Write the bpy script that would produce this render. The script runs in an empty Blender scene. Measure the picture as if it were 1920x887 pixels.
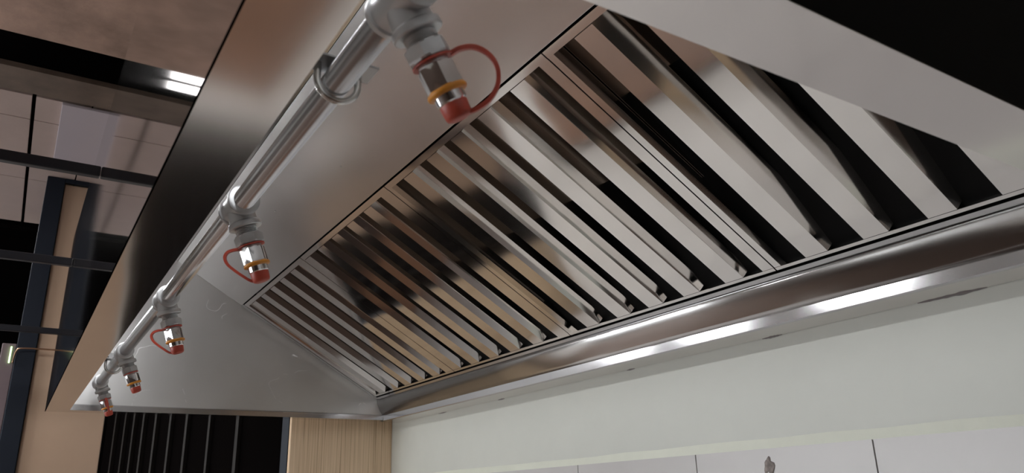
import bpy, bmesh, math, random
from mathutils import Vector, Matrix
random.seed(7)
C = bpy.context.scene.collection
ZC = 1.6                      # camera height above the floor; the numbers below are measured from camera height

# ------------------------------------------------------------------ helpers
def V(x, y, z): return Vector((x, y, z + ZC))

def link(name, bm, mat, parent=None, smooth=False, bevel=0.0, segs=2):
    bmesh.ops.recalc_face_normals(bm, faces=bm.faces[:])
    me = bpy.data.meshes.new(name); bm.to_mesh(me); bm.free()
    o = bpy.data.objects.new(name, me); C.objects.link(o)
    mats = mat if isinstance(mat, (list, tuple)) else [mat]
    for m in mats: me.materials.append(m)
    if smooth:
        for p in me.polygons: p.use_smooth = True
    if bevel:
        b = o.modifiers.new('bevel', 'BEVEL'); b.width = bevel; b.segments = segs; b.limit_method = 'ANGLE'; b.angle_limit = math.radians(35)
    if parent: 
        o.parent = parent
        o.matrix_parent_inverse = Matrix.Translation(-parent.location) if parent.type == 'EMPTY' else Matrix.Identity(4)
        if parent.type != 'EMPTY': o.matrix_parent_inverse = Matrix.Identity(4)
    return o

def thing(name, label, cat, loc, group=None):
    o = bpy.data.objects.new(name, None); C.objects.link(o); o.location = loc
    o.empty_display_size = 0.05
    o['label'] = label; o['category'] = cat
    if group: o['group'] = group
    return o

def tag(o, label, cat, group=None):
    o['label'] = label; o['category'] = cat
    if group: o['group'] = group
    return o

def struct(name, bm, mat):
    o = link(name, bm, mat); o['kind'] = 'structure'; return o

def box(bm, x0, x1, y0, y1, z0, z1, f=V):
    vs = [bm.verts.new(f(x, y, z)) for x in (x0, x1) for y in (y0, y1) for z in (z0, z1)]
    for q in ((0,1,3,2),(4,6,7,5),(0,4,5,1),(2,3,7,6),(0,2,6,4),(1,5,7,3)):
        bm.faces.new([vs[i] for i in q])
    return bm

def prism(bm, poly, a, b, f):
    """closed polygon poly of (p,q) swept from a to b; f(t,p,q)->point"""
    A = [bm.verts.new(f(a, p, q)) for p, q in poly]; Bv = [bm.verts.new(f(b, p, q)) for p, q in poly]
    n = len(poly)
    for i in range(n): bm.faces.new((A[i], A[(i+1) % n], Bv[(i+1) % n], Bv[i]))
    bm.faces.new(A[::-1]); bm.faces.new(Bv)
    return bm

def sheet(bm, line, th, a, b, f):
    """folded sheet metal: open polyline thickened to one side"""
    n = len(line); off = []
    for i in range(n):
        d = Vector((0, 0))
        for j in (i-1, i):
            if 0 <= j < n-1:
                t = Vector((line[j+1][0]-line[j][0], line[j+1][1]-line[j][1])).normalized(); d += Vector((-t.y, t.x))
        d.normalize()
        k = 1.0
        if 0 < i < n-1:
            t = Vector((line[i+1][0]-line[i][0], line[i+1][1]-line[i][1])).normalized()
            k = 1/max(0.3, d.dot(Vector((-t.y, t.x))))
        off.append((line[i][0]+d.x*th*k, line[i][1]+d.y*th*k))
    # strips with caps (may be concave, so the ends are built quad by quad)
    P = [[bm.verts.new(f(t, *q)) for q in line] for t in (a, b)]
    Q = [[bm.verts.new(f(t, *q)) for q in off] for t in (a, b)]
    for i in range(n-1):
        bm.faces.new((P[0][i], P[0][i+1], P[1][i+1], P[1][i]))
        bm.faces.new((Q[0][i], Q[1][i], Q[1][i+1], Q[0][i+1]))
        bm.faces.new((P[0][i], Q[0][i], Q[0][i+1], P[0][i+1]))
        bm.faces.new((P[1][i], P[1][i+1], Q[1][i+1], Q[1][i]))
    bm.faces.new((P[0][0], P[1][0], Q[1][0], Q[0][0])); bm.faces.new((P[0][-1], Q[0][-1], Q[1][-1], P[1][-1]))
    return bm

def frame_of(d):
    d = d.normalized(); a = Vector((1, 0, 0)) if abs(d.x) < .8 else Vector((0, 1, 0))
    u = (a - d*a.dot(d)).normalized(); return d, u, d.cross(u)

def lathe(bm, o, d, prof, n=32, u=None, hexa=None):
    """profile of (l, r) along axis d from o"""
    d, uu, vv = frame_of(d)
    rings = []
    for l, r in prof:
        rings.append([bm.verts.new(o + d*l + (uu*math.cos(2*math.pi*i/n) + vv*math.sin(2*math.pi*i/n))*r) for i in range(n)])
    for a, b in zip(rings, rings[1:]):
        for i in range(n): bm.faces.new((a[i], a[(i+1) % n], b[(i+1) % n], b[i]))
    bm.faces.new(rings[0][::-1]); bm.faces.new(rings[-1])
    return bm

def tube(bm, pts, r, n=14):
    pts = [Vector(p) for p in pts]; rings = []
    t0 = (pts[1]-pts[0]).normalized(); _, u, _ = frame_of(t0)
    for i, p in enumerate(pts):
        t = (pts[min(i+1, len(pts)-1)] - pts[max(i-1, 0)]).normalized()
        u = (u - t*u.dot(t)).normalized(); v = t.cross(u)
        rings.append([bm.verts.new(p + (u*math.cos(2*math.pi*k/n)+v*math.sin(2*math.pi*k/n))*r) for k in range(n)])
    for a, b in zip(rings, rings[1:]):
        for i in range(n): bm.faces.new((a[i], a[(i+1) % n], b[(i+1) % n], b[i]))
    bm.faces.new(rings[0][::-1]); bm.faces.new(rings[-1])
    return bm

def catmull(P, k=8):
    P = [Vector(p) for p in P]; P = [P[0]*2-P[1]] + P + [P[-1]*2-P[-2]]; out = []
    for i in range(1, len(P)-2):
        for j in range(k):
            t = j/k; a, b, c, d = P[i-1:i+3]
            out.append(.5*((2*b)+(c-a)*t+(2*a-5*b+4*c-d)*t*t+(3*b-a-3*c+d)*t**3))
    out.append(P[-2]); return out

# ------------------------------------------------------------------ materials
def nodes(name):
    m = bpy.data.materials.new(name); m.use_nodes = True
    nt = m.node_tree; b = nt.nodes['Principled BSDF']; return m, nt, b

def ramp(nt, src, stops):
    r = nt.nodes.new('ShaderNodeValToRGB'); nt.links.new(src, r.inputs[0])
    e = r.color_ramp.elements
    while len(e) < len(stops): e.new(.5)
    for k, (p, c) in enumerate(stops):
        e[k].position = p; e[k].color = c if len(c) == 4 else (*c, 1)
    return r.outputs[0]

def coords(nt, scale=(1, 1, 1), rot=(0, 0, 0)):
    t = nt.nodes.new('ShaderNodeTexCoord'); mp = nt.nodes.new('ShaderNodeMapping')
    mp.inputs['Scale'].default_value = scale; mp.inputs['Rotation'].default_value = rot
    nt.links.new(t.outputs['Object'], mp.inputs[0]); return mp.outputs[0]

def noise(nt, vec, scale, detail=4, rough=.6):
    n = nt.nodes.new('ShaderNodeTexNoise'); n.inputs['Scale'].default_value = scale
    n.inputs['Detail'].default_value = detail; n.inputs['Roughness'].default_value = rough
    nt.links.new(vec, n.inputs['Vector']); return n.outputs['Fac']

def g(v, t=(1, 1, 1)): return (v*t[0], v*t[1], v*t[2])

def metal(name, col, rough, brush=(1, 60, 60), wave=0.0, bump=.0, smudge=.25, aniso=0.0, wscale=2.5):
    m, nt, b = nodes(name)
    b.inputs['Metallic'].default_value = 1
    n1 = noise(nt, coords(nt, brush), 6, 5, .7)
    n2 = noise(nt, coords(nt), 4.5, 3, .55)
    mx = nt.nodes.new('ShaderNodeMath'); mx.operation = 'ADD'; nt.links.new(n2, mx.inputs[1])
    md = nt.nodes.new('ShaderNodeMapRange'); nt.links.new(n1, md.inputs[0]); md.inputs[3].default_value = .44; md.inputs[4].default_value = .56
    nt.links.new(md.outputs[0], mx.inputs[0])
    lo = tuple(c*(1-smudge*.35) for c in col); hi = tuple(min(1, c*(1+smudge*.25)) for c in col)
    hf = nt.nodes.new('ShaderNodeMath'); hf.operation = 'MULTIPLY'; hf.inputs[1].default_value = .5; nt.links.new(mx.outputs[0], hf.inputs[0])
    nt.links.new(ramp(nt, hf.outputs[0], [(.25, lo), (.75, hi)]), b.inputs['Base Color'])
    rr = nt.nodes.new('ShaderNodeMapRange'); nt.links.new(mx.outputs[0], rr.inputs[0])
    rr.inputs[1].default_value = .6; rr.inputs[2].default_value = 1.4
    rr.inputs[3].default_value = rough*(1-smudge*.4); rr.inputs[4].default_value = rough*(1+smudge*.4)
    nt.links.new(rr.outputs[0], b.inputs['Roughness'])
    if aniso: b.inputs['Anisotropic'].default_value = aniso
    if wave or bump:
        prev = None
        if wave:
            bp = nt.nodes.new('ShaderNodeBump'); bp.inputs['Distance'].default_value = wave; bp.inputs['Strength'].default_value = 1
            nt.links.new(noise(nt, coords(nt), wscale, 1, .4), bp.inputs['Height']); prev = bp
        if bump:
            b2 = nt.nodes.new('ShaderNodeBump'); b2.inputs['Distance'].default_value = bump; b2.inputs['Strength'].default_value = 1
            nt.links.new(n1, b2.inputs['Height'])
            if prev: nt.links.new(prev.outputs[0], b2.inputs['Normal'])
            prev = b2
        nt.links.new(prev.outputs[0], b.inputs['Normal'])
    return m

def plain(name, col, rough=.5, metallic=0, var=.0, nscale=8, spec=.5, bump=0):
    m, nt, b = nodes(name)
    b.inputs['Roughness'].default_value = rough; b.inputs['Metallic'].default_value = metallic
    b.inputs['Specular IOR Level'].default_value = spec
    if var or bump:
        n = noise(nt, coords(nt), nscale, 5, .6)
        nt.links.new(ramp(nt, n, [(.3, tuple(c*(1-var) for c in col)), (.7, tuple(min(1, c*(1+var)) for c in col))]), b.inputs['Base Color'])
        if bump:
            bp = nt.nodes.new('ShaderNodeBump'); bp.inputs['Distance'].default_value = bump
            nt.links.new(n, bp.inputs['Height']); nt.links.new(bp.outputs[0], b.inputs['Normal'])
    else:
        b.inputs['Base Color'].default_value = (*col, 1)
    return m

def emis(name, col, s):
    m, nt, b = nodes(name); b.inputs['Base Color'].default_value = (*col, 1)
    b.inputs['Emission Color'].default_value = (*col, 1); b.inputs['Emission Strength'].default_value = s; return m

M = {}
STEEL = (.80, .79, .785)
M['panel'] = metal('brushed_steel_panel', STEEL, .22, (1, 45, 45), wave=.0035, smudge=.3, wscale=2.2)
M['end'] = metal('worn_steel_end', (.76, .76, .75), .33, (3, 40, 40), smudge=.3)
def add_scratches(m):
    nt = m.node_tree; b = nt.nodes['Principled BSDF']
    src = b.inputs['Base Color'].links[0].from_socket
    a = noise(nt, coords(nt, (1, 1, 1), (.4, .2, .9)), 7, 1.5, .5); msk = noise(nt, coords(nt), 13, 2, .5)
    def mth(op, x, v):
        n = nt.nodes.new('ShaderNodeMath'); n.operation = op; nt.links.new(x, n.inputs[0])
        if isinstance(v, float): n.inputs[1].default_value = v
        else: nt.links.new(v, n.inputs[1])
        return n.outputs[0]
    line = mth('LESS_THAN', mth('ABSOLUTE', mth('SUBTRACT', a, .5), 0.0), .002)
    k = mth('MULTIPLY', line, mth('GREATER_THAN', msk, .57))
    mix = nt.nodes.new('ShaderNodeMixRGB'); nt.links.new(mth('MULTIPLY', k, .8), mix.inputs[0]); nt.links.new(src, mix.inputs[1]); mix.inputs[2].default_value = (1, 1, 1, 1)
    nt.links.new(mix.outputs[0], b.inputs['Base Color'])
    rs = b.inputs['Roughness'].links[0].from_socket
    nt.links.new(mth('ADD', rs, mth('MULTIPLY', k, .3)), b.inputs['Roughness'])
add_scratches(M['end'])
M['mirror'] = metal('polished_steel_front', (.62, .59, .57), .05, (2, 60, 60), wave=.0012, smudge=.2, wscale=1.6)
M['rim'] = metal('polished_steel_rim', (.80, .765, .74), .12, (1.2, 40, 40), wave=.003, smudge=.3, wscale=3)
M['trough'] = metal('steel_trough', (.66, .65, .64), .23, (1, 50, 50), wave=.008, smudge=.35, wscale=3)
M['lip'] = metal('bright_steel_lip', (.60, .60, .61), .15, (1, 60, 60), smudge=.2)
M['baffle'] = metal('polished_baffle_steel', (.82, .80, .78), .09, (60, 1.5, 1.5), wave=.0012, smudge=.25, wscale=7)
M['inner'] = metal('shaded_inner_baffle_steel', (.50, .46, .42), .22, (60, 1.5, 1.5), smudge=.2)  # same stainless as the baffles, darkened to put slot shade into the colour
M['galv'] = metal('galvanised_iron', (.62, .63, .64), .45, (20, 20, 20), bump=.0003, smudge=.3)
M['pipe'] = metal('galvanised_pipe', (.72, .73, .75), .22, (1.5, 50, 50), smudge=.3)
M['chrome'] = metal('chrome_plate', (.80, .80, .81), .10, (10, 10, 10), smudge=.2)
M['zinc'] = metal('zinc_rod', (.68, .68, .66), .22, (10, 10, 10), smudge=.2)
M['dark_refl'] = plain('dark_reflection_steel', (.004, .004, .004), .7, spec=.1)  # black base colour stands in for steel reflecting darkness
M['bracket'] = metal('dull_zinc_bracket', (.36, .36, .36), .35, (20, 20, 20), smudge=.2)
M['vlamp'] = emis('void_lamp_tube', (1, .97, .97), 3.0)
M['red'] = plain('red_silicone', (.44, .062, .036), .42, var=.12, nscale=60)
M['orange'] = plain('orange_rubber', (.72, .29, .03), .38, var=.08, nscale=50)
M['black'] = plain('black_void', (.003, .0025, .0025), 1, spec=0)
M['rail'] = plain('black_painted_rail', (.012, .014, .02), .35)
M['navy'] = plain('navy_painted_post', (.010, .015, .026), .55, spec=.25)
M['tan'] = plain('tan_laminate', (.56, .41, .30), .35, var=.06, nscale=3)
M['mauve'] = plain('mauve_panel', (.16, .12, .13), .5, var=.05)
M['slat'] = plain('grey_brown_slat', (.013, .011, .010), .6, spec=.2)
M['lightpanel'] = plain('white_diffuser', (.55, .5, .55), .4)
M['soffit'] = plain('brown_soffit', (.44, .30, .24), .55, var=.35, nscale=5, bump=.004)
M['beam'] = plain('brown_beam', (.16, .12, .095), .45, var=.3, nscale=7)
M['ctile'] = plain('ceiling_tile', (.50, .40, .365), .55, var=.05, nscale=6)
M['paint'] = plain('pale_green_wall_paint', (.585, .60, .55), .42, var=.025, nscale=6, bump=.001)
M['paintband'] = plain('fresh_pale_paint', (.70, .72, .62), .4, var=.03, nscale=14, bump=.001)
M['walltile'] = plain('pinkish_grey_wall_tile', (.55, .535, .525), .28, var=.04, nscale=4)
M['grout'] = plain('grey_grout', (.22, .2, .2), .8)
M['patch'] = plain('grey_mortar', (.23, .2, .185), .85, var=.4, nscale=90, bump=.002)
M['brownwall'] = plain('brown_kitchen_wall', (.07, .045, .035), .5, var=.2, nscale=2)
M['greywall'] = plain('warm_grey_wall', (.18, .14, .12), .5, var=.1, nscale=1)
M['worktop'] = plain('pale_worktop', (.78, .775, .76), .35, var=.05)
M['lamp'] = emis('added_lamp_diffuser', (1, .97, .94), 20)  # emission of the added ceiling panels
M['window_glow'] = emis('added_window_glow', (.93, .97, 1), 5)  # emission of the unseen glowing panel
M['tube'] = emis('hood_lamp_tube', (.975, .98, 1), 50)
M['green'] = emis('green_indicator', (.6, 1, .45), 2.5)
M['whitec'] = plain('added_counter_white', (.75, .74, .72), .4)
M['owood'] = plain('orange_wood', (.36, .19, .11), .4, var=.15)
M['added_griddle'] = plain('added_griddle_brown', (.16, .09, .06), .4, var=.3, nscale=4)
M['copper'] = plain('copper_tube', (.5, .33, .22), .3, metallic=1)

# floor: brown quarry tiles
m, nt, b = nodes('quarry_tile_floor')
bk = nt.nodes.new('ShaderNodeTexBrick'); bk.offset = 0
nt.links.new(coords(nt), bk.inputs['Vector'])
bk.inputs['Color1'].default_value = (.17, .12, .095, 1); bk.inputs['Color2'].default_value = (.15, .105, .085, 1); bk.inputs['Mortar'].default_value = (.06, .045, .04, 1)
bk.inputs['Scale'].default_value = 1; bk.inputs['Brick Width'].default_value = .3; bk.inputs['Row Height'].default_value = .3; bk.inputs['Mortar Size'].default_value = .006
nt.links.new(bk.outputs['Color'], b.inputs['Base Color']); b.inputs['Roughness'].default_value = .6
M['floor'] = m

# veneer with fine vertical grain
m, nt, b = nodes('oak_veneer')
n1 = noise(nt, coords(nt, (1, 1, .012)), 190, 3, .6); n2 = noise(nt, coords(nt, (1, 1, .15)), 9, 3, .5)
mx = nt.nodes.new('ShaderNodeMath'); mx.operation = 'MULTIPLY_ADD'; nt.links.new(n2, mx.inputs[0]); mx.inputs[1].default_value = .35; nt.links.new(n1, mx.inputs[2])
nt.links.new(ramp(nt, mx.outputs[0], [(.46, (.34, .225, .13)), (.60, (.62, .46, .30)), (.80, (.74, .57, .39))]), b.inputs['Base Color'])
b.inputs['Roughness'].default_value = .5; M['wood'] = m

# ------------------------------------------------------------------ geometry of the hood section
XN0, XN1 = .256, .320          # near rim
XF1, XF0 = 2.741, 2.800        # far rim
YF0, YF1 = .082, .1435         # front rim
YW = 1.26                      # wall plane
HB, HT = .300, .863            # bottom and top of the hood
P0 = Vector((0, 1.147, .373)); S = Vector((0, -.862, .507)); N = Vector((0, .507, .862))
def F(x, s, n):                # filter plane coordinates
    p = P0 + S*s + N*n; return V(x, p.y, p.z)
def YZ(x, y, z): return V(x, y, z)
JY, JZ = .400, .8125           # joint between slope and flat top

hood = thing('extraction_hood', 'large polished stainless steel extractor hood mounted against the pale green wall', 'extractor hood', V(1.53, .67, HB))
t = .0015
# outer front, ends and top
bm = bmesh.new(); box(bm, XN0, XF0, YF0, YF0+t, HB, HT); link('front_panel', bm, M['mirror'], hood)
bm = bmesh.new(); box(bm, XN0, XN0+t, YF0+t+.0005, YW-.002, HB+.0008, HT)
o = link('end_cover', bm, M['dark_refl'], hood); o['label'] = 'outer end face, black standing for its dark reflection'  # near end face: its dark reflection is put into the colour
bm = bmesh.new(); box(bm, XF0-t, XF0, YF0+t+.0005, YW-.002, HB+.002, HT); link('end_cover', bm, M['rim'], hood)
bm = bmesh.new(); box(bm, XN0+t, XF0-t, YF0+t, YW-.002, HT-t, HT); link('top_cover', bm, M['end'], hood)
# underside rim, mitred, with a small folded upstand
def mitre_strip(corners, z):
    bm = bmesh.new(); a = [bm.verts.new(V(x, y, z)) for x, y in corners]; b_ = [bm.verts.new(V(x, y, z+t)) for x, y in corners]
    bm.faces.new(a); bm.faces.new(b_[::-1])
    for i in range(4): bm.faces.new((a[i], a[(i+1) % 4], b_[(i+1) % 4], b_[i]))
    return bm
YE = 1.171
bm = mitre_strip([(XN0, YF0), (XF0, YF0), (XF1, YF1), (XN1, YF1)], HB); box(bm, XN1, XF1, YF1, YF1+t, HB, HB+.012)
link('rim', bm, M['rim'], hood)
bm = mitre_strip([(XN0, YF0), (XN1, YF1), (XN1, YE), (XN0, YE)], HB); box(bm, XN1, XN1+t, YF1, YE, HB, HB+.012)
link('rim', bm, M['rim'], hood)
bm = mitre_strip([(XF0, YF0), (XF0, YE), (XF1, YE), (XF1, YF1)], HB)
link('rim', bm, M['rim'], hood)
bm = bmesh.new(); sheet(bm, [(XF1-.001, HB), (XF1-.001, HB+.0165), (XF1+.004, HB+.019)], .0012, YF1, 1.1695, lambda tt, p, q: V(p, tt, q))
link('rim_lip', bm, M['lip'], hood)
# inner near and far end panels
sec = [(YF0+t, HB+.002), (1.1715, HB+.018), (1.147, .373), (JY, JZ), (YF0+t, JZ)]
bm = bmesh.new(); prism(bm, sec, XF1+.004, XF1+.0055, YZ); link('end_panel', bm, M['end'], hood)
bm = bmesh.new(); prism(bm, sec, XN1-.004, XN1-.0055, YZ); link('end_panel', bm, M['end'], hood)
# inner top and sloped sheet
bm = bmesh.new(); box(bm, XN1-.004, XF1+.004, YF0+t, JY-.0008, JZ, JZ+t); link('top_panel', bm, M['panel'], hood)
bm = bmesh.new(); SJ = .8665
prism(bm, [(.606, 0), (SJ, 0), (SJ, t), (.606+.004, t), (.606+.004, .012), (.606, .012)], XN1-.004, XF1+.003, F)
link('sloped_panel', bm, M['panel'], hood, bevel=.0006)
# side flange beside the filters
bm = bmesh.new(); prism(bm, [(2.7245, 0), (XF1+.003, 0), (XF1+.003, t), (2.726, t), (2.726, .012), (2.7245, .012)], .001, .6055, lambda tt, p, q: F(p, tt, q))
link('side_flange', bm, M['lip'], hood)
# filter ledge (with its dark groove), trough and wall lip
bm = bmesh.new(); sheet(bm, [(.0135, .010), (.0125, 0), (0, 0)], -.0012, XN1-.004, XF1+.003, F); link('filter_ledge', bm, M['lip'], hood)
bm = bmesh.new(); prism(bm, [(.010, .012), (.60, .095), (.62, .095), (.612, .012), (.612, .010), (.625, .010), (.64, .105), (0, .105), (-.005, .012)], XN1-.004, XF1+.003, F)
link('filter_backing', bm, M['dark_refl'], hood)  # dark sheet: the plenum's darkness is put into the colour
bm = bmesh.new(); sheet(bm, [(1.1465, .3725), (1.1472, .3665), (1.1487, .3600), (1.1510, .3530), (1.1543, .3450), (1.1590, .3360), (1.1645, .3270), (1.1705, .3175)], -.0012, XN1-.004, XF1+.003, YZ); o = link('trough', bm, M['trough'], hood)
for p in o.data.polygons: p.use_smooth = abs(p.normal.x) < .5
bm = bmesh.new(); sheet(bm, [(1.1712, .3170), (1.1716, .2985), (1.174, .2970), (1.180, .2970)], -.0012, XN0+.002, XF1-.001, YZ); link('wall_lip', bm, M['lip'], hood)
bm = bmesh.new(); box(bm, XN0, XF0, 1.180, YW-.001, .2972, .2985)
o = link('wall_flange', bm, M['rim'], hood)
# tape strip on the far lip and small rivets
bm = bmesh.new(); prism(bm, [(.797, .3145), (.965, .3145), (.972, .3195), (.960, .3175), (.797, .3165)], XF1-.0035, XF1-.0022, YZ)
link('clip_strip', bm, M['chrome'], hood)
def rivet(x, s):
    bm = bmesh.new(); lathe(bm, F(x, s, .0002), -N, [(0, .0022), (.0008, .0020), (.0015, .0010)], 12); return link('rivet', bm, M['zinc'], hood, smooth=True)
for x, s in ((.62, .66), (.93, .82), (1.55, .70), (1.95, .74), (.80, .80)): rivet(x, s)
for x in (.95, 1.55, 2.15, .66):
    bm = bmesh.new(); lathe(bm, V(x, 1.1593, .343), Vector((0, -.93, -.38)), [(0, .0022), (.0012, .0018), (.0016, .0008)], 12); link('rivet', bm, M['zinc'], hood, smooth=True)

# ------------------------------------------------------------------ baffle filters
def make_filter(x0, x1, nb, fb, cs, d, label):
    D = .055 if d < .03 else .072; dw = d + .008
    r = thing('baffle_filter', label, 'grease filter', F((x0+x1)/2, .02, .02), 'baffle grease filters set side by side in the hood')
    bm = bmesh.new()
    sheet(bm, [(.0265, 0), (.0195, 0), (.0190, .045)], -.0012, x0, x1, F)
    sheet(bm, [(.602, .045), (.6015, 0), (.588, 0)], -.0012, x0, x1, F)
    f2 = lambda tt, p, q: F(p, tt, q)
    sheet(bm, [(x0, .045), (x0, .0006), (x0+nb, .0006), (x0+nb+.003, .012)], .0012, .0197, .600, f2)
    sheet(bm, [(x1-fb-.003, .012), (x1-fb, .0006), (x1, .0006), (x1, .045)], .0012, .0197, .600, f2)
    fr = link('frame', bm, M['baffle'], r)
    for c in cs:
        bm = bmesh.new(); w = min(.044, x1-.003-c)
        sheet(bm, [(c-.4*d, d), (c, 0), (c+w, 0), (c+w+.3*d if w >= .044 else c+w+.001, d)], .001, .0275, .5865, f2)
        link('baffle', bm, M['baffle'], r)
    edges = [(x0+nb)] + [q for c in sorted(cs) for q in (c, c+.044)] + [x1-fb]
    for k in range(0, len(edges), 2):
        a, b_ = edges[k], edges[k+1]
        if b_ - a < .015: continue
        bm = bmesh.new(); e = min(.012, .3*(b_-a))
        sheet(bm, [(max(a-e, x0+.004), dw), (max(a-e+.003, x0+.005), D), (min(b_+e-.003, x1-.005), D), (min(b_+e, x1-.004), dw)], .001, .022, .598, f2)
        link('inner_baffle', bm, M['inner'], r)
    return r
make_filter(2.103, 2.722, .045, .020, [2.190, 2.297, 2.403, 2.510, 2.620], .017, 'stainless baffle filter farthest from the camera, beside the grey far end panel')
make_filter(1.503, 2.100, .043, .004, [1.610, 1.722, 1.831, 1.940, 2.051], .018, 'stainless baffle filter second from the far end of the hood')
make_filter(.874, 1.500, .024, .015, [.944, 1.057, 1.163, 1.268, 1.380], .020, 'stainless baffle filter in the middle right, behind the large near red-capped nozzle')
make_filter(.330, .871, .020, .014, [.430, .538, .647, .759], .036, 'nearest stainless baffle filter at right, partly cut off by the blurred near rim')

# ------------------------------------------------------------------ suppression pipe, tees, nozzles
PY, PZ = .2033, .365
RP = .0130
TEES = [(.462, 30, 'near'), (.955, 21, 'b'), (1.483, 18, 'c'), (2.052, 23, 'd'), (2.575, 21, 'e')]
pipe = thing('suppression_pipe', 'galvanised steel pipe with tee fittings running along the front of the hood', 'pipe', V(1.5, PY, PZ))
bm = bmesh.new(); lathe(bm, V(.345, PY, PZ), Vector((1, 0, 0)), [(0, RP), (2.235, RP)], 40); link('pipe_run', bm, M['pipe'], pipe, smooth=False)
for p in bpy.data.objects['pipe_run'].data.polygons: p.use_smooth = len(p.vertices) == 4
def branch_dir(a): a = math.radians(a); return Vector((0, math.sin(a), -math.cos(a)))
def smooth_sides(o, ang=35):
    for p in o.data.polygons: p.use_smooth = True
    me = o.data
    bm = bmesh.new(); bm.from_mesh(me)
    for e in bm.edges: e.smooth = not (len(e.link_faces) == 2 and e.calc_face_angle(0) > math.radians(ang))
    bm.to_mesh(me); bm.free()
for x, a, _ in TEES:
    o0 = V(x, PY, PZ); d = branch_dir(a)
    bm = bmesh.new()
    lathe(bm, o0 - Vector((.0275, 0, 0)), Vector((1, 0, 0)), [(0, .0150), (.0008, .0188), (.0015, .0196), (.0060, .0196), (.0072, .0175), (.018, .0168), (.0275, .0172), (.037, .0168), (.0478, .0175), (.0490, .0196), (.0535, .0196), (.0542, .0188), (.055, .0150)], 40)
    lathe(bm, o0, d, [(0, .0150), (.012, .0168), (.0215, .0172), (.0228, .0195), (.0240, .0205), (.0292, .0205), (.0302, .0195), (.0306, .0145)], 40)
    o = link('tee', bm, M['galv'], pipe); smooth_sides(o, 40)

def hexring(bm, o, d, l0, l1, r, ch, rot):
    d, u, v = frame_of(d); rings = []
    for l, rr, round_ in ((l0, r*.88, 1), (l0+ch, r, 0), (l1-ch, r, 0), (l1, r*.88, 1)):
        ring = []
        for i in range(24):
            th = 2*math.pi*i/24 + rot
            k = 2*math.pi/6; ph = (2*math.pi*i/24) % k - k/2
            rad = r*.866/math.cos(ph); rad = min(rad, r*.985)
            if round_: rad = r*.87
            ring.append(bm.verts.new(o + d*l + (u*math.cos(th)+v*math.sin(th))*rad))
        rings.append(ring)
    for a, b_ in zip(rings, rings[1:]):
        for i in range(24): bm.faces.new((a[i], a[(i+1) % 24], b_[(i+1) % 24], b_[i]))
    bm.faces.new(rings[0][::-1]); bm.faces.new(rings[-1])

R_ = Vector((-.5337, .8453, -.0270)); D_ = Vector((.2886, .1520, -.9453)); Fw = Vector((.7949, .5123, .3251))
def make_nozzle(x, ang, sidevec, shape, label, hrot, kk=1.0):
    o0 = V(x, PY, PZ); d = branch_dir(ang)
    r = thing('spray_nozzle', label, 'nozzle', o0 + d*.0306, 'red-capped spray nozzles hanging from the pipe tees')
    bm = bmesh.new()
    prof = [(.0300, .0125)]
    for i in range(5): prof += [(.0310+i*.0016, .0136), (.0318+i*.0016, .0127)]
    prof.append((.0395, .0126)); lathe(bm, o0, d, prof, 32); hexring(bm, o0, d, .0388, .0520, .0182, .0016, hrot)
    lathe(bm, o0, d, [(.0515, .0125), (.0575, .0125)], 32)
    o = link('bushing', bm, M['galv'], r); smooth_sides(o, 25)
    bm = bmesh.new(); hexring(bm, o0, d, .0572, .0770, .0157, .0008, hrot+.35); o = link('body', bm, M['chrome'], r); smooth_sides(o, 25)
    bm = bmesh.new(); lathe(bm, o0, d, [(.0765, .0145), (.0772, .0158), (.0790, .0165), (.0808, .0158), (.0815, .0130)], 32); o = link('seal_ring', bm, M['orange'], r); smooth_sides(o, 60)
    bm = bmesh.new(); lathe(bm, o0, d, [(.0810, .0112), (.0815, .0122), (.0880, .0122), (.0888, .0112), (.0905, .0100)], 32); o = link('tip', bm, M['chrome'], r); smooth_sides(o, 30)
    bm = bmesh.new(); lathe(bm, o0, d, [(.0885, .0088), (.0886, .0110), (.0900, .0114), (.0985, .0108), (.1010, .0098), (.1022, .0070)], 32)
    cap = link('cap', bm, M['red'], r); smooth_sides(cap, 50)
    # tether strap: ring round the neck, loop, end under the cap
    v = (sidevec - d*sidevec.dot(d)).normalized(); w = d.cross(v)
    bm = bmesh.new(); lathe(bm, o0, d, [(.0528, .0128), (.0529, .0168), (.0545, .0168), (.0546, .0128)], 32)
    pts = [(L, q) for L, q in shape]
    P = catmull([o0 + d*L + v*q for L, q in pts], 8)
    hw, th = .0028, .0017; rings = []
    for i, p in enumerate(P):
        tg = (P[min(i+1, len(P)-1)]-P[max(i-1, 0)]).normalized(); nn = tg.cross(w).normalized()
        rings.append([bm.verts.new(p + w*sx*hw + nn*sy*th) for sx, sy in ((-1, -1), (1, -1), (1, 1), (-1, 1))])
    for a, b_ in zip(rings, rings[1:]):
        for i in range(4): bm.faces.new((a[i], a[(i+1) % 4], b_[(i+1) % 4], b_[i]))
    bm.faces.new(rings[0][::-1]); bm.faces.new(rings[-1])
    o = link('strap', bm, M['red'], r); smooth_sides(o, 50)
    return r
loopD = [(.0537, .0150), (.0535, .024), (.0575, .034), (.067, .041), (.079, .0425), (.091, .037), (.0985, .026), (.1005, .014), (.0995, .006)]
loopL = [(.0537, .0150), (.0525, .023), (.0535, .030), (.0590, .0345), (.068, .0335), (.078, .0275), (.088, .020), (.0965, .0125), (.1005, .004)]
make_nozzle(TEES[0][0], 30, R_*1.0, loopD, 'largest and nearest chrome nozzle, red cap with its red strap looping to the right', .25)
make_nozzle(TEES[1][0], 21, -R_ - Fw*.15, loopL, 'second nearest nozzle, red strap looping to the left over the smooth panel', .1)
make_nozzle(TEES[2][0], 18, -R_ - Fw*.15, [(L, q*1.08) for L, q in loopL], 'middle nozzle of the row, thin red strap looping left, against the grey end panel', .3)
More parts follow.
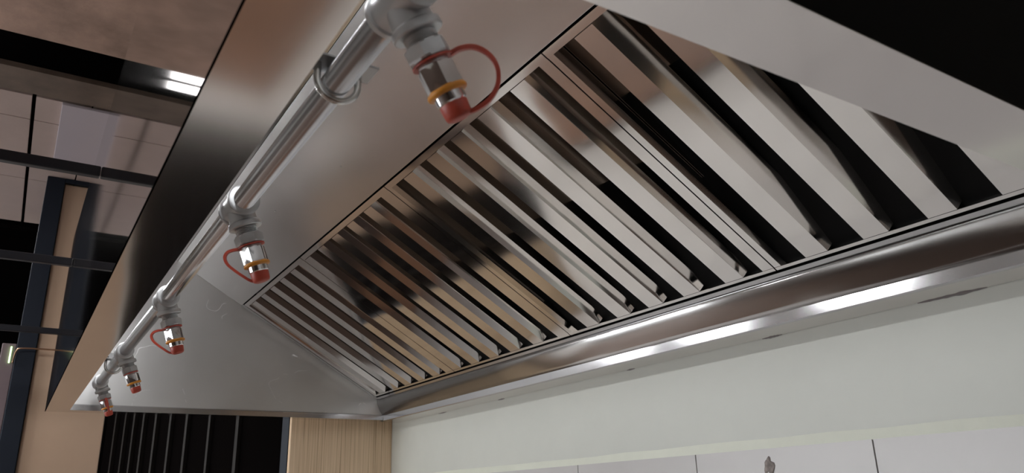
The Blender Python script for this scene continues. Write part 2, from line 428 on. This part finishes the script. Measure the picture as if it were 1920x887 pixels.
make_nozzle(TEES[3][0], 23, -R_*.42 + Fw*1.0, [(L, q*.92) for L, q in loopL], 'second farthest nozzle, strap folded close behind its left side', .0)
make_nozzle(TEES[4][0], 21, R_*.55 - Fw*.75, [(L, q*1.0) for L, q in loopL], 'farthest and smallest nozzle, its strap hanging across the front at right', .2)

def make_clamp(x, label):
    r = thing('pipe_clamp', label, 'pipe clamp', V(x, PY, PZ+.02), 'U-bolt clamps holding the pipe')
    zt = PZ + RP + .001
    bm = bmesh.new()
    sheet(bm, [(x+.0150, zt+.020), (x+.0150, zt), (x-.0150, zt)], -.0025, YF0+t+.0005, PY+.034, lambda tt, p, q: V(p, tt, q))
    link('angle_bracket', bm, M['bracket'], r, bevel=.0006)
    R = .0192; pts = [V(x, PY-R, zt+.012), V(x, PY-R, PZ+.004)]
    for i in range(0, 19):
        a = math.pi + math.pi*i/18; pts.append(V(x, PY+R*math.cos(a), PZ-.0010+R*math.sin(a)))
    pts += [V(x, PY+R, PZ+.004), V(x, PY+R, zt+.012)]
    bm = bmesh.new(); tube(bm, pts, .0033, 16); o = link('u_bolt', bm, M['zinc'], r, smooth=True)
    for s in (-1, 1):
        bm = bmesh.new(); hexring(bm, V(x, PY+s*R, zt+.003), Vector((0, 0, 1)), 0, .005, .0062, .0006, 0); link('nut', bm, M['zinc'], r)
make_clamp(.600, 'large U-bolt clamp and bracket just beyond the nearest nozzle')
make_clamp(2.255, 'small U-bolt clamp between the two farthest nozzles')

for k, (xc, lb) in enumerate(((.58, 'lamp inside the hood front, nearest the camera'), (1.40, 'second lamp inside the hood front'), (2.05, 'third lamp inside the hood front'), (2.56, 'lamp inside the hood front, nearest the far end'))):
    L = .13 if k < 3 else .11
    r = thing('hood_light', 'slim tube ' + lb, 'lamp', V(xc, YF0+.002, .585), 'tube lamps fixed inside the hood front')
    bm = bmesh.new(); box(bm, xc-L-.02, xc+L+.02, YF0+t+.0005, YF0+.022, .565, .605); link('housing', bm, M['lip'], r, bevel=.003)
    bm = bmesh.new(); lathe(bm, V(xc-L, YF0+.036, .585), Vector((1, 0, 0)), [(0, .012), (2*L, .012)], 16); link('tube', bm, M['tube'], r, smooth=True)
    for e in (-1, 1):
        bm = bmesh.new(); box(bm, xc+e*(L+.008)-.0075, xc+e*(L+.008)+.0075, YF0+.0225, YF0+.050, .570, .600); link('end_cap', bm, M['lip'], r, bevel=.002)

# ------------------------------------------------------------------ room shell
ZT = 1.5; FL = -ZC
bm = bmesh.new(); box(bm, -4, 9, -4.5, YW, FL-.1, FL); struct('floor', bm, M['floor'])
bm = bmesh.new(); box(bm, -4, 9, YW, YW+.1, FL, 3.9); struct('wall_right', bm, M['paint'])
# tile course under the painted part
joints = [-.018+.42*k for k in range(-9, 8)]
bm = bmesh.new(); box(bm, -4, 2.855, YW-.003, YW, FL, .0835); struct('wall_right.001', bm, M['grout'])
bm = bmesh.new()
for j in joints:
    a, b_ = j+.0015, j+.42-.0015
    if b_ > 2.85: b_ = 2.85
    if a >= b_: continue
    zz = .0845
    while zz > FL+.02:
        box(bm, a, b_, YW-.007, YW-.003, max(zz-.297, FL+.001), zz); zz -= .30
struct('wall_right.002', bm, M['walltile'])
bm = bmesh.new(); n = 60; L_ = []; U_ = []
for i in range(n+1):
    x = -4 + (2.85+4)*i/n
    L_.append((x, .0838+random.uniform(-.0004, .0008))); U_.append((x, .103+random.uniform(-.002, .002)))
for i in range(n):
    q = [L_[i], L_[i+1], U_[i+1], U_[i]]
    a = [bm.verts.new(V(x, YW-.0045 if k < 2 else YW-.0008, z)) for k, (x, z) in enumerate(q)]
    bm.faces.new(a)
struct('trim_1', bm, M['paintband'])
bm = bmesh.new(); bmesh.ops.create_icosphere(bm, subdivisions=3, radius=1)
for v in bm.verts:
    q = v.co.copy(); k = 1+.25*math.sin(5*q.x+3*q.z)+random.uniform(-.08, .08)
    v.co = V(1.050+q.x*.0125*k, YW-.007+q.y*.0022*k, .052+q.z*.0155*k)
tag(link('mortar_patch', bm, M['patch'], smooth=True), 'small rough grey mortar plug on the pinkish wall tile at bottom right', 'wall patch')
bm = bmesh.new()
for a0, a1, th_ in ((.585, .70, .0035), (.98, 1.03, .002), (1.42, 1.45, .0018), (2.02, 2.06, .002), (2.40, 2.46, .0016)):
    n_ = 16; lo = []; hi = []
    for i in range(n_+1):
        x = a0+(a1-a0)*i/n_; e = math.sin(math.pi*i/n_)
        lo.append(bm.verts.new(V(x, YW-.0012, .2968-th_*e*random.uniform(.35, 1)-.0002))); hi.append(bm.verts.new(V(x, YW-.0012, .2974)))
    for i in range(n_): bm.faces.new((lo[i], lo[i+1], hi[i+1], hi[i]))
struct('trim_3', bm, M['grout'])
# ceiling: brown soffit, recess, beam, tiles, black void above
bm = bmesh.new(); box(bm, -4, 2.69, -4.5, YW, ZT, ZT+.06); struct('ceiling', bm, M['soffit'])
bm = bmesh.new(); box(bm, 2.93, 3.115, -4.5, YW, ZT, ZT+.02); struct('trim_2', bm, M['beam'])
bm = bmesh.new(); xs = [3.13, 3.35, 4.03, 4.70]; tw = .20
for i in range(3):
    y = -.118 - tw*20
    while y < YW:
        box(bm, xs[i]+.003, xs[i+1]-.003, y+.011 if abs(y+.118) < .01 else y+.003, min(y+tw-.003, YW), ZT, ZT+.02); y += tw
o = struct('ceiling.001', bm, M['ctile'])
bm = bmesh.new(); box(bm, 3.12, 4.70, -4.5, YW, ZT+.03, ZT+.05); struct('ceiling.002', bm, M['black'])
bm = bmesh.new(); box(bm, 2.6, 9, -4.5, YW, 3.75, 3.8); box(bm, 2.60, 2.68, -4.5, YW, ZT+.06, 3.75); box(bm, 4.72, 4.78, -4.5, YW, ZT-.02, 1.62)
struct('ceiling.003', bm, M['black'])
bm = bmesh.new(); box(bm, 7.4, 7.5, -4.5, YW, FL, 3.8); struct('wall_front', bm, M['black'])
bm = bmesh.new(); box(bm, -4.1, -4, -4.5, YW, FL, ZT); struct('wall_back', bm, M['brownwall'])
bm = bmesh.new(); box(bm, -4, 7.5, -4.6, -4.5, FL, 3.8); struct('wall_left', bm, M['greywall'])

# unseen ceiling panels, added to light the cabinet, counter and floor
ADDED_LAMPS = [(4.5, -1.05, .5, .9), (3.5, -1.5, .6, .6), (2.3, -1.1, .6, .6), (.4, -2.6, .6, .6)]
for i, (x, y, a, b_) in enumerate(ADDED_LAMPS):
    bm = bmesh.new(); box(bm, x-a/2-.02, x+a/2+.02, y-b_/2-.02, y+b_/2+.02, ZT-.010, ZT-.001)
    lp = link('added_ceiling_light', bm, M['lightpanel']); tag(lp, 'unseen white ceiling light panel added to light the kitchen', 'ceiling light', 'added ceiling light panels of the kitchen')
    bm = bmesh.new(); box(bm, x-a/2, x+a/2, y-b_/2, y+b_/2, ZT-.016, ZT-.0105); link('diffuser', bm, M['lamp'], lp)
# unseen glowing panel opposite the hood, added to light the wall
def added_window(name, axis, p, a0, a1, z0, z1, n):
    w = .05
    bm = bmesh.new()
    def bx(u0, u1, q0, q1, d0=-.03, d1=.03):
        if axis == 'y': box(bm, u0, u1, p+d0, p+d1, q0, q1)
        else: box(bm, p+d0, p+d1, u0, u1, q0, q1)
    bx(a0, a1, z0, z0+w); bx(a0, a1, z1-w, z1)
    for k in range(n+1):
        c = a0+(a1-a0-w)*k/n; bx(c, c+w, z0+w, z1-w)
    o = struct(name, bm, M['lightpanel'])
    bm = bmesh.new(); bx(a0+.01, a1-.01, z0+.01, z1-.01, -.004, .004); link('pane', bm, M['window_glow'], o)
added_window('added_window_1', 'y', -4.46, 1.2, 6.5, -.75, .75, 5)
for x in (6.34, 6.53):
    bm = bmesh.new(); lathe(bm, V(x, -.555, 3.5), Vector((0, -1, 0)), [(0, .035), (1.9, .035)], 16)
    tag(link('tube_light', bm, M['vlamp'], smooth=True), 'white tube light mirrored in the polished front of the hood', 'tube light', 'pair of tube lights high in the dark ceiling')

# unseen counter and plate under the hood, added for their reflections in the steel
r = thing('added_cooking_counter', 'unseen long pale counter added under the hood for its reflection in the steel', 'counter', V(1.2, .7, FL))
bm = bmesh.new(); box(bm, .12, 2.75, .12, YW-.008, -.78, -.75); link('worktop', bm, M['worktop'], r, bevel=.004)
bm = bmesh.new(); box(bm, .14, 2.73, .16, YW-.008, FL, -.781); link('body', bm, M['brownwall'], r)
tag(link('added_griddle', box(bmesh.new(), .35, 2.4, .15, .58, -.749, -.70), M['added_griddle'], bevel=.01), 'unseen brown hot plate added on the counter front for its reflection', 'added_griddle')  # unseen brown slab, added to brown the rim's reflection

bm = bmesh.new(); box(bm, 5.6, 6.2, -3.4, 1.2, FL, -.30)  # unseen white block, added as a bright reflection for the sloped panel
tag(link('added_white_counter', bm, M['whitec'], bevel=.01), 'unseen long low white counter added beyond the hood for its reflection', 'counter')
r = thing('added_cupboard', 'unseen orange cupboard added behind the camera for warm reflections in the steel', 'cupboard', V(-3.3, .96, FL))  # unseen, added to put orange reflections into the baffles
bm = bmesh.new(); box(bm, -3.6, -3.1, .70, 1.22, FL, -.35); link('body', bm, M['owood'], r, bevel=.005)
for k in (0, 1):
    bm = bmesh.new(); box(bm, -3.098, -3.08, .71+.26*k, .95+.26*k, FL+.06, -.37); dd = link('door', bm, M['owood'], r, bevel=.003)
    bm = bmesh.new(); box(bm, -3.079, -3.055, .92+.07*k, .935+.07*k, -1.0, -.85); link('handle', bm, M['chrome'], dd, bevel=.003)

# ------------------------------------------------------------------ background things
r = thing('ceiling_panel', 'pale lilac rectangular panel set among the brown ceiling tiles', 'ceiling panel', V(3.42, .1, ZT))
bm = bmesh.new(); box(bm, 3.125, 3.735, -.020, .34, ZT-.014, ZT-.002); link('diffuser', bm, M['lightpanel'], r, bevel=.002)
labels = ['black horizontal rail nearest the ceiling tiles, upper of three at left', 'black horizontal rail crossing the tan column, middle of three', 'thin black horizontal rail, lowest of three at left']
for (x, y1, w), lb in zip(((1.775, .0815, .020), (2.525, .0815, .020), (3.585, .30, .020)), labels):
    bm = bmesh.new(); box(bm, x-w/2, x+w/2, -4.49, y1, .690, .714)
    tag(link('rail', bm, M['rail'], bevel=.003), lb, 'rail', 'black rails hanging left of the hood')
# tan cabinet with navy post
r = thing('tall_cabinet', 'tall tan cabinet with a dark navy edge standing beyond the left of the hood', 'cabinet', V(4.2, .18, FL))
bm = bmesh.new(); box(bm, 3.96, 4.6, .046, .352, FL, ZT-.022); link('side_panel', bm, M['tan'], r, bevel=.003)
bm = bmesh.new(); box(bm, 3.94, 4.6, -.030, .044, FL, ZT-.001); link('post', bm, M['navy'], r, bevel=.003)
bm = bmesh.new(); box(bm, 3.94, 3.96, .044, .352, ZT-.021, ZT-.001); link('top_rail', bm, M['navy'], r)
bm = bmesh.new(); box(bm, 4.25, 4.5, -.090, -.033, FL, .76); tag(link('narrow_panel', bm, M['mauve'], bevel=.003), 'narrow mauve panel at the left picture edge beside the navy post', 'panel')
bm = bmesh.new(); box(bm, 4.241, 4.2499, -.055, -.049, .67, .745); tag(link('indicator_light', bm, M['green']), 'tiny green indicator light left of the navy post', 'indicator light')
bm = bmesh.new(); tube(bm, catmull([V(3.93, -.035, .62), V(3.925, -.028, .672), V(3.92, -.005, .684), V(3.92, .10, .686), V(3.92, .19, .686)], 8), .0035, 10)
tag(link('copper_tube', bm, M['copper'], smooth=True), 'thin copper tube bending across the tan cabinet side', 'tube')
# slatted dark screen
A0 = Vector((2.885, .870)); A1 = Vector((3.95, .353)); dA = (A1-A0)
def scr(u, n, z):
    e = dA.normalized(); nn = Vector((-e.y, e.x)); nn = nn if nn.x < 0 else -nn
    p = A0 + e*u + nn*n; return V(p.x, p.y, z)
Ls = dA.length
r = thing('slatted_screen', 'black screen with narrow grey vertical slats under the far end of the hood', 'screen', scr(Ls/2, 0, FL))
bm = bmesh.new(); box(bm, 0, Ls, -.03, -.012, FL, 1.2, lambda u, n, z: scr(u, n, z)); link('back_board', bm, M['black'], r)
for k, (rr, w) in enumerate([(.101, .010), (.111, .010), (.120, .010), (.130, .011), (.143, .012), (.159, .012), (.177, .013), (.203, .012), (.236, .016)]):
    tt = (A0.y - A0.x*rr)/(-dA.y + dA.x*rr); u = tt*Ls
    bm = bmesh.new(); box(bm, u-w/2, u+w/2, -.012, .004, FL, 1.2, lambda a, n, z: scr(a, n, z)); link('slat', bm, M['slat'], r)
bm = bmesh.new(); box(bm, .002, .036, -.012, .008, FL, 1.2, lambda a, n, z: scr(a, n, z)); link('side_frame', bm, M['navy'], r)
bm = bmesh.new(); box(bm, 2.857, 2.88, .864, YW-.001, FL, 1.2); tag(link('veneer_panel', bm, M['wood'], bevel=.001), 'light oak veneer panel with fine vertical grain beside the pale wall corner', 'wood panel')

# ------------------------------------------------------------------ camera
cam = bpy.data.cameras.new('camera'); co = bpy.data.objects.new('camera', cam); C.objects.link(co)
B = [[-0.5336780209599986, 0.8452580406338903, -0.026955791362453376], [0.2885627884159241, 0.15204587933702648, -0.945311360199006], [0.7949335111101092, 0.5122703342215172, 0.32505356111067135]]
rgt, dwn, fwd = [Vector(v).normalized() for v in B]
m = Matrix((rgt, -dwn, -fwd)).transposed().to_4x4(); m.translation = V(0, 0, 0)
co.matrix_world = m
cam.sensor_width = 36; cam.lens = 1445.76/1920*36; cam.clip_start = .02; cam.clip_end = 50
cam.dof.use_dof = True; cam.dof.focus_distance = 1.6; cam.dof.aperture_fstop = 11
bpy.context.scene.camera = co

w = bpy.data.worlds.new('world'); bpy.context.scene.world = w; w.use_nodes = True
w.node_tree.nodes['Background'].inputs[0].default_value = (.004, .004, .004, 1)
sc = bpy.context.scene
sc.view_settings.view_transform = 'Standard'; sc.view_settings.look = 'None'; sc.view_settings.gamma = 1; sc.view_settings.use_curve_mapping = False
sc.view_settings.exposure = 0.30
sc.cycles.max_bounces = 10; sc.cycles.glossy_bounces = 8; sc.cycles.diffuse_bounces = 4
sc.cycles.sample_clamp_indirect = 2.0; sc.cycles.blur_glossy = 1.0; sc.cycles.caustics_reflective = True
sc.cycles.use_adaptive_sampling = False
sc.cycles.use_denoising = True
